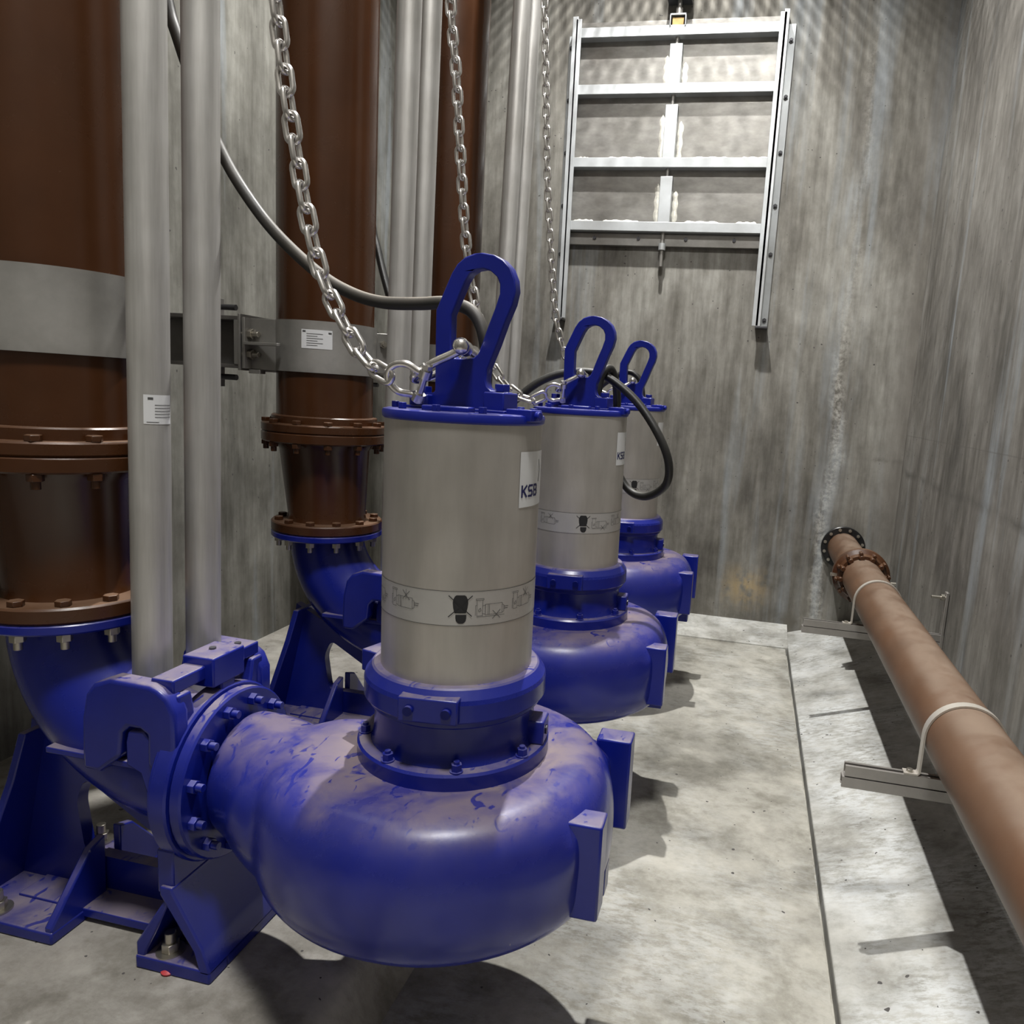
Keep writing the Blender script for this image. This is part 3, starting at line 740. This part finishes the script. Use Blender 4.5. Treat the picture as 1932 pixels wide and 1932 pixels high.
# ------------------------------------------------------------------ chains and shackles
def link_mesh(pitch, w, r):
    L = pitch / 2; hw = w / 2 - r; pts = []
    a = L - hw + r
    for k in range(9): th = -PI / 2 + PI * k / 8; pts.append((a + hw * math.cos(th), hw * math.sin(th), 0))
    for k in range(9): th = PI / 2 + PI * k / 8; pts.append((-a + hw * math.cos(th), hw * math.sin(th), 0))
    return MB().tube(pts, r, 10, True).mesh('link', 60)
def resample(path, step):
    out = [path[0].copy()]; acc = 0
    for a, b in zip(path[:-1], path[1:]):
        d = (b - a).length; pos = 0
        while acc + d - pos >= step:
            pos += step - acc; out.append(a + (b - a) * (pos / d)); acc = 0
        acc += d - pos
    return out
CAM = Vector((0, 0, 1.5))
LM = link_mesh(.066, .058, .0083); LM.materials.append(M['chain'])
def chain(pts, label, tw=0.0):
    root = thing('lifting_chain', label, 'chain', pts[0], 'lifting chains')
    P = resample(spline(pts, 12), .0645)
    base = Vector(pts[0])
    for i, (a, b) in enumerate(zip(P[:-1], P[1:])):
        if i > 95: break
        t = (b - a).normalized(); v = Vector((.3, -1, 0))
        e = (v - t * v.dot(t)).normalized(); g = t.cross(e)
        ang = tw + (PI / 2 if i % 2 else 0) + .05 * math.sin(i * 2.1)
        yv = g * math.cos(ang) + e * math.sin(ang); zv = t.cross(yv)
        mx = Matrix((t, yv, zv)).transposed().to_4x4(); mx.translation = (a + b) / 2 - base
        o = bpy.data.objects.new('link', LM); C.objects.link(o); o.parent = root; o.matrix_local = mx
    return root
def shackle(ear, bow, ax, r, gap, label, group, scale=1.0, ball=True, endball=1):
    """bow shackle: ear = centre between the two eyes, bow = far end of the loop, ax = pin direction"""
    ear = Vector(ear); bow = Vector(bow); u = (bow - ear); L = u.length; u = u.normalized()
    ax = Vector(ax); ax = (ax - u * ax.dot(u)).normalized()
    root = thing('bow_shackle', label, 'shackle', ear, group)
    pts = [ax * gap]; W = gap * 1.18
    pts = [ax * gap - u * .0, ax * gap + u * L * .22, ax * W + u * L * .5]
    for k in range(1, 8):
        th = PI * k / 8; pts.append(ax * W * math.cos(th) + u * (L * .5 + (L * .5) * math.sin(th)))
    pts += [-ax * W + u * L * .5, -ax * gap + u * L * .22, -ax * gap]
    body = MB().tube(spline(pts, 4), r, 14)
    for s in (1, -1): body.cyl(ax * (s * gap - r * 1.1), ax * (s * gap + r * 1.1), r * 1.75, 18)
    obj('bow', body, 'chain', root)
    pin = MB().cyl(-ax * (gap + r * 1.6), ax * (gap + r * 1.6), r * .95, 16)
    if ball:
        c = ax * (gap + r * 2.2) * endball
        pin.lathe([(0, -1), (.5, -.866), (.866, -.5), (1, 0), (.866, .5), (.5, .866), (0, 1)], 16)
        k0 = len(pin.v) - 7 * 16
        for i in range(k0, len(pin.v)):
            pin.v[i] = tuple(c + Vector(pin.v[i]) * r * 1.9)
    else:
        pin.cyl(ax * (gap + r * 1.5), ax * (gap + r * 2.6), r * 1.5, 6)
    obj('pin', pin, 'chain', root)
    return root
hn = Vector((math.sin(R(10)), math.cos(R(10)), 0))   # normal of the lifting bails
S1 = 'shackles at the nearest pump'; 
shackle((-.800, 2.048, 1.600), (-.955, 2.03, 1.512), -hn, .0125, .044, 'large steel shackle hooked through the nearest blue lifting loop', 'bow shackles')
shackle((-.912, 1.985, 1.495), (-1.005, 1.965, 1.527), (.35, -.25, 1), .0105, .036, 'steel shackle joining the nearest chain to the large shackle', 'bow shackles', ball=False)
shackle((-.806, 3.548, 1.588), (-.925, 3.535, 1.513), -hn, .0115, .042, 'large steel shackle hooked through the middle blue lifting loop', 'bow shackles')
shackle((-.885, 3.49, 1.50), (-.968, 3.47, 1.50), (.1, -.3, 1), .0095, .034, 'steel shackle joining the second chain to the middle pump', 'bow shackles', ball=False)
shackle((-.806, 5.08, 1.60), (-.925, 5.06, 1.525), -hn, .0115, .042, 'large steel shackle hooked through the farthest blue lifting loop', 'bow shackles')
shackle((-.885, 5.02, 1.51), (-.965, 5.0, 1.515), (.1, -.3, 1), .0095, .034, 'steel shackle joining the third chain to the farthest pump', 'bow shackles', ball=False)
chain([(-1.0, 1.965, 1.512), (-1.082, 1.98, 1.555), (-1.178, 2.0, 1.678), (-1.25, 2.02, 1.796), (-1.303, 2.03, 1.965), (-1.339, 2.04, 2.111), (-1.369, 2.04, 2.268), (-1.398, 2.05, 2.425), (-1.414, 2.05, 2.536), (-1.50, 2.06, 3.2), (-1.60, 2.08, 4.2), (-1.70, 2.1, 5.5)],
      'nearest steel lifting chain, rising in front of the second brown riser', .25)
chain([(-.972, 3.47, 1.485), (-1.021, 3.45, 1.455), (-1.101, 3.45, 1.477), (-1.184, 3.45, 1.547), (-1.253, 3.46, 1.65), (-1.312, 3.48, 1.802), (-1.358, 3.5, 1.951), (-1.387, 3.5, 2.072), (-1.416, 3.5, 2.265), (-1.45, 3.5, 2.596), (-1.484, 3.5, 2.942), (-1.521, 3.5, 3.234), (-1.60, 3.5, 4.2), (-1.70, 3.5, 5.5)],
      'middle steel lifting chain, rising in front of the third brown riser', .4)
chain([(-.968, 5.0, 1.50), (-1.05, 5.0, 1.525), (-1.135, 5.0, 1.576), (-1.233, 5.0, 1.683), (-1.296, 5.0, 1.82), (-1.353, 5.0, 2.026), (-1.403, 5.0, 2.401), (-1.457, 5.0, 2.901), (-1.504, 5.0, 3.546), (-1.534, 5.0, 3.953), (-1.60, 5.0, 4.7), (-1.66, 5.0, 5.5)],
      'farthest steel lifting chain, hanging between the last guide pipes and the wall gate', .5)

# ------------------------------------------------------------------ cables
def cable(pts, r, mat, label, gland):
    o = obj('power_cable', MB().tube(spline(pts, 7), r, 14), mat); tag(o, label, 'cable', 'pump power cables')
    g = Vector(gland)
    obj('cable_gland', MB().lathe([(.02, 0), (.034, 0), (.034, .03), (.027, .036), (.02, .05)], 20, g), 'blue_hi', o)
    return o
cable([(-.785, 2.15, 1.43), (-.785, 2.15, 1.55), (-.79, 2.15, 1.627), (-.815, 2.16, 1.691), (-.858, 2.17, 1.73), (-.934, 2.18, 1.745), (-1.024, 2.19, 1.74), (-1.152, 2.2, 1.741), (-1.272, 2.22, 1.769), (-1.395, 2.24, 1.828), (-1.567, 2.27, 1.953),
       (-1.705, 2.3, 2.09), (-1.807, 2.33, 2.215), (-1.909, 2.36, 2.376), (-2.013, 2.38, 2.602), (-2.067, 2.4, 2.728), (-2.16, 2.42, 3.1), (-2.3, 2.45, 4.0), (-2.4, 2.45, 5.2)], .0195, 'cable',
      'thick dusty cable sweeping from the nearest pump across the grey guide pipes', (-.785, 2.15, 1.432))
cable([(-2.2, 4.1, 4.6), (-2.19, 4.0, 3.0), (-2.142, 3.95, 2.41), (-2.064, 3.9, 2.179), (-1.97, 3.85, 1.952), (-1.803, 3.79, 1.562), (-1.63, 3.70, 1.297), (-1.432, 3.65, 1.222), (-1.268, 3.64, 1.353), (-1.168, 3.66, 1.455), (-1.058, 3.68, 1.548), (-.946, 3.70, 1.597),
       (-.82, 3.72, 1.611), (-.711, 3.72, 1.585), (-.563, 3.70, 1.48), (-.44, 3.66, 1.33), (-.378, 3.66, 1.194), (-.391, 3.70, 1.078), (-.495, 3.78, 1.005), (-.599, 3.83, 1.032), (-.68, 3.86, 1.163), (-.69, 3.84, 1.357), (-.682, 3.82, 1.467), (-.690, 3.78, 1.57),
       (-.712, 3.74, 1.632), (-.74, 3.69, 1.613), (-.752, 3.665, 1.539), (-.752, 3.66, 1.43)], .0205, 'cable2',
      'black cable looped in a wide arc beside the middle pump', (-.752, 3.66, 1.432))
cable([(-1.34, 5.32, .55), (-1.30, 5.32, .95), (-1.21, 5.27, 1.292), (-1.08, 5.22, 1.53), (-.956, 5.2, 1.63), (-.866, 5.2, 1.67), (-.79, 5.2, 1.635), (-.757, 5.2, 1.539), (-.752, 5.2, 1.44)], .019, 'cable2',
      'short arc of black cable at the lid of the farthest pump', (-.752, 5.2, 1.444))

# ------------------------------------------------------------------ penstock gate on the back wall
gt = thing('sluice_gate', 'steel sluice gate in a side frame, mounted high on the back wall', 'gate', (-.897, YB, 2.1))
gx = lambda x: x + .897; gz = lambda z: z - 2.1
def gobj(name, boxes, mat, bev=.003, parent=None):
    mb = MB()
    for x0, x1, d0, d1, z0, z1 in boxes: mb.box(gx(x0), gx(x1), -d1, -d0, gz(z0), gz(z1))
    return obj(name, mb, mat, parent or gt, bev)
k = .979
zz = lambda z: 1.5 + (z - 1.5) * k
gobj('leaf_plate', [(-1.735, -.05, .02, .032, zz(2.86), zz(4.68))], 'gate_leaf')
gobj('seal_strip', [(-1.735, -.06, .0, .05, zz(2.83), zz(2.93))], 'clampsteel')
for z in (4.60, 4.145, 3.55, 3.02):
    gobj('cross_bar', [(-1.735, -.05, .03, .12, zz(z) - .078, zz(z))], 'gate')
for za, zb in ((4.46, 4.145), (3.98, 3.55), (3.40, 3.02)):
    gobj('upright_rib', [(-.948, -.845, .03, .11, zz(zb) - .01, zz(za))], 'gate')
def seam(x0, z0, x1, z1, w):
    n = 18; vs = []; ph = random.random() * 6
    d = Vector((x1 - x0, z1 - z0)); nr = Vector((-d.y, d.x)).normalized()
    for i in range(n + 1):
        c = Vector((x0, z0)) + d * i / n; e = min(1, min(i, n - i) / 2 + .15)
        a = w * e * (1 + .22 * math.sin(i * 1.1 + ph)); b = w * e * (1 + .2 * math.sin(i * .9 + ph * 2))
        for q, dd in ((nr * a, -.0325), (nr * a * .4, -.0365), (-nr * b * .4, -.0365), (-nr * b, -.0325)):
            vs.append((gx(c.x + q.x), dd, gz(c.y + q.y)))
    fs = [[4 * i + j, 4 * i + j + 1, 4 * i + j + 5, 4 * i + j + 4] for i in range(n) for j in range(3)]
    obj('weld_seam', MB().add(vs, fs), 'weld', gt)
for za, zb in ((4.40, 4.145), (3.93, 3.55), (3.36, 3.02)):
    for x, e in ((-.975, .0), (-.818, .02)): seam(x, zz(zb), x, zz(za - e * 3), .022)
for zb in (4.145, 3.55, 3.02):
    for a, b in ((-1.71, -1.56), (-1.45, -1.08), (-.74, -.40), (-.30, -.08)):
        j = random.uniform(-.05, .05); seam(a, zz(zb) + .012, b + j, zz(zb) + .012, .017)
for side, (xa, xb, xc, xd) in (('l', (-1.835, -1.782, -1.782, -1.735)), ('r', (-.01, .052, -.05, -.008))):
    fr = gobj('side_rail', [(xa, xb, .0, .014, 2.16, 4.52 if side == 'l' else 4.56), (xc, xd, .0, .13, 2.16, 4.62), ] if side == 'l' else [(xa, xb, .0, .014, 2.16, 4.56), (xc, xd, .0, .13, 2.16, 4.62)], 'gate')
    xm = (xa + xb) / 2
    gobj('rail_lip', [((xc + .03, xd + .03, .115, .13, 2.16, 4.60) if side == 'l' else (xc - .03, xd - .02, .115, .13, 2.16, 4.60))], 'gate', .002, fr)
    for z in ((4.42, 4.0, 3.57, 3.13, 2.72, 2.27) if side == 'l' else (4.43, 4.0, 3.57, 3.15, 2.76, 2.22)):
        mb = hexbolt(MB(), (gx(xm), -.014, gz(z)), (0, -1, 0), .019, .016, .014, .010); obj('anchor_nut', mb, 'darkbolt', fr)
    c = gobj('rail_foot', [(xa, xd, .0, .13, 2.145, 2.16)] if side == 'l' else [(xc, xb, .0, .13, 2.145, 2.16)], 'darkbolt', .001, fr)
for i, x in enumerate((-1.5, -1.11, -.70, -.29)):
    obj('seal_bolt', hexbolt(MB(), (gx(x), -.05, gz(2.862)), (0, -1, 0), .016, .014), 'darkbolt', gt)
sp = MB().cyl((0, -.075, gz(2.63)), (0, -.075, gz(6.2)), .0165, 16)
s_ = obj('spindle', sp, 'clampsteel', gt)
mb = MB().cyl((0, -.075, gz(2.765)), (0, -.075, gz(2.82)), .031, 20); obj('stop_collar', mb, 'gate', s_)
gobj('spindle_bracket', [(-.965, -.955, .02, .13, zz(4.59), zz(4.685)), (-.84, -.83, .02, .13, zz(4.59), zz(4.685)), (-.965, -.83, .02, .13, zz(4.67), zz(4.685))], 'gate')
gobj('spindle_nut', [(-.945, -.85, .04, .115, zz(4.60), zz(4.66))], 'timber')
hc = MB().cyl((0, -.075, gz(zz(4.685))), (0, -.075, gz(zz(4.745))), .028, 18); obj('coupling_sleeve', hc, 'clampsteel', s_)
gobj('top_yoke', [(-1.0, -.80, .0, .15, 4.735, 4.86)], 'darkbolt')

# ------------------------------------------------------------------ drain pipe on the right
px_, pz_, pr = .875, .325, .137
dt = thing('drain_pipe', 'long dusty brown drain pipe running along the right wall to the back wall', 'pipe', (px_, YB, pz_))
obj('pipe_run', MB().tube([(0, -8.6, 0), (0, -1.18, 0)], pr, 56), 'drain', dt)
obj('wall_spool', MB().tube([(0, -1.14, 0), (0, -.03, 0)], pr * .94, 56), 'drain', dt)
fl = obj('wall_flange', flange(MB(), .185, -.04, -.012, (0, 0, 0), 'y', .1), 'black', dt)
for kx in range(12):
    a = R(15 + 30 * kx); b = hexbolt(MB(), (.160 * math.cos(a), -.04, .160 * math.sin(a)), (0, -1, 0), .0145, .013, .008, .008); obj('flange_bolt', b, 'bolt', fl)
cp = obj('coupling_ring', MB().lathe([(.13, -1.22), (.16, -1.22), (.172, -1.185), (.20, -1.165), (.20, -1.115), (.14, -1.10)], 56, (0, 0, 0), 'y'), 'brown', dt)
for kx in range(12):
    a = R(8 + 30 * kx); c, s = math.cos(a), math.sin(a)
    mb = MB(); mb.tube([(.150 * c, -1.17, .150 * s), (.150 * c, -1.255, .150 * s)], [.028, .017], 10)
    mb.cyl((.18 * c, -1.17, .18 * s), (.18 * c, -1.245, .18 * s), .0125, 8)
    obj('coupling_claw', mb, 'brown', cp, .003)
mb = MB().box(-.215, -.14, -1.19, -1.165, -.012, .008); mb.cyl((.14, -1.2, -.02), (.235, -1.2, -.02), .011, 10); obj('tie_bolt', mb, 'bolt', cp)

def strut(y, x0, label):
    t = thing('strut_rail', label, 'rail', (x0, y, .172), 'steel strut rails under the drain pipe')
    L = XR - x0 - .002
    # two slotted channels back to back
    prof = [(-.021, 0), (-.008, 0), (-.008, -.006), (-.0165, -.006), (-.0165, -.0385), (.0165, -.0385), (.0165, -.006), (.008, -.006), (.008, 0), (.021, 0), (.021, -.041), (-.021, -.041)]
    obj('upper_channel', MB().prism(prof, 0, L, lambda u, v, w: (w, u, v)), 'strut', t, 0, 0)
    obj('lower_channel', MB().prism([(u * 1.06, -.0865 - v) for u, v in prof], -.008, L, lambda u, v, w: (w, u, v)), 'strut', t, 0, 0)
    return t
s1 = strut(4.85, .442, 'far steel strut rail under the drain pipe, with an upright wall plate')
s2 = strut(2.85, .470, 'near steel strut rail under the drain pipe, closest to the camera')
for root, y in ((s1, 4.85), (s2, 2.85)):
    x0 = root.location.x; L = XR - x0
    w = obj('wall_upright', MB().box(L - .02, L - .004, -.024, .024, -.20, .27), 'strut', root, .002)
    b = MB().cyl((L - .10, 0, .235), (L - .004, 0, .235), .0095, 12); hexbolt(b, (L - .045, 0, .235), (1, 0, 0), .02, .02); obj('anchor_stud', b, 'bolt', w)
    b = MB().cyl((L - .09, 0, -.115), (L - .004, 0, -.115), .0095, 12); hexbolt(b, (L - .045, 0, -.115), (1, 0, 0), .02, .02); obj('anchor_stud', b, 'bolt', w)
def ustrap(y, label):
    t = thing('pipe_strap', label, 'pipe strap', (px_, y, .172), 'pipe straps over the drain pipe')
    rc = pr + .0045; zc = pz_ - .172; pts = []; w = .019
    prof = [(-rc - .055, .004), (-rc - .008, .004), (-rc - .001, .012), (-rc, zc)]
    prof += [(rc * math.cos(PI - PI * q / 24), zc + rc * math.sin(PI - PI * q / 24)) for q in range(1, 24)]
    prof += [(rc, zc), (rc + .001, .012), (rc + .008, .004), (rc + .055, .004)]
    vs = []; n = len(prof)
    for i, (x, z) in enumerate(prof):
        a = Vector(prof[max(0, i - 1)]); b = Vector(prof[min(n - 1, i + 1)]); d = (b - a).normalized(); nr = Vector((-d.y, d.x)) * .0035
        for yy in (-w, w):
            vs += [(x + nr.x, yy, z + nr.y), (x - nr.x, yy, z - nr.y)]
    fs = []
    for i in range(n - 1):
        o, p = 4 * i, 4 * i + 4
        fs += [[o, o + 2, p + 2, p], [o + 1, p + 1, p + 3, o + 3], [o, p, p + 1, o + 1], [o + 2, o + 3, p + 3, p + 2]]
    fs += [[0, 1, 3, 2], [4 * n - 4, 4 * n - 2, 4 * n - 1, 4 * n - 3]]
    obj('strap_band', MB().add(vs, fs), 'strap', t)
    for s in (-1, 1):
        obj('strap_bolt', hexbolt(MB(), (s * (rc + .032), 0, .0075), (0, 0, 1), .013, .010), 'bolt', t, .001)
    return t
ustrap(4.85, 'far grey strap bent over the drain pipe near the brown coupling'); ustrap(2.85, 'near grey strap bent over the drain pipe')

# ------------------------------------------------------------------ light
def spot(x, y, z, power, col, rad, size, blend):
    l = bpy.data.lights.new('flood_lamp', 'SPOT'); l.energy = power; l.color = col; l.shadow_soft_size = rad
    l.spot_size = R(size); l.spot_blend = blend
    o = bpy.data.objects.new('flood_lamp', l); C.objects.link(o); o.location = (x, y, z); return o
spot(-.95, 4.8, 7.3, 3000, (1, .985, .955), .06, 100, .75)
l = bpy.data.lights.new('ceiling_panel', 'AREA'); l.shape = 'RECTANGLE'; l.size = 1.0; l.size_y = .8; l.energy = 650; l.color = (1, .985, .955)
o = bpy.data.objects.new('ceiling_panel', l); C.objects.link(o); o.location = (-.3, .3, 7.4)
w = bpy.data.worlds.new('pit'); bpy.context.scene.world = w; w.use_nodes = True
w.node_tree.nodes['Background'].inputs[0].default_value = (.6, .65, .75, 1); w.node_tree.nodes['Background'].inputs[1].default_value = .03

# ------------------------------------------------------------------ camera
cd = bpy.data.cameras.new('camera'); cam = bpy.data.objects.new('camera', cd); C.objects.link(cam)
right = Vector((.9756732664618696, .20991408605945425, .06322779124285165)); down = Vector((.09355794407986515, -.13785585717434812, -.9860236679422428)); fwd = Vector((-.19826393573006265, .967952395067314, -.15414140479532362))
mx = Matrix((right, -down, -fwd)).transposed().to_4x4(); mx.translation = CAM; cam.matrix_world = mx
cd.sensor_width = 36; cd.lens = 1415.897 / 1932 * 36; cd.shift_x = (966 - 1114.732) / 1932; cd.clip_start = .05
sc = bpy.context.scene; sc.camera = cam
sc.view_settings.view_transform = 'Standard'; sc.view_settings.look = 'None'; sc.view_settings.exposure = 0.0; sc.view_settings.gamma = 1
sc.cycles.use_denoising = True
sc.cycles.caustics_reflective = False; sc.cycles.caustics_refractive = False; sc.cycles.adaptive_threshold = .02
sc.cycles.max_bounces = 6; sc.cycles.diffuse_bounces = 3; sc.cycles.glossy_bounces = 3
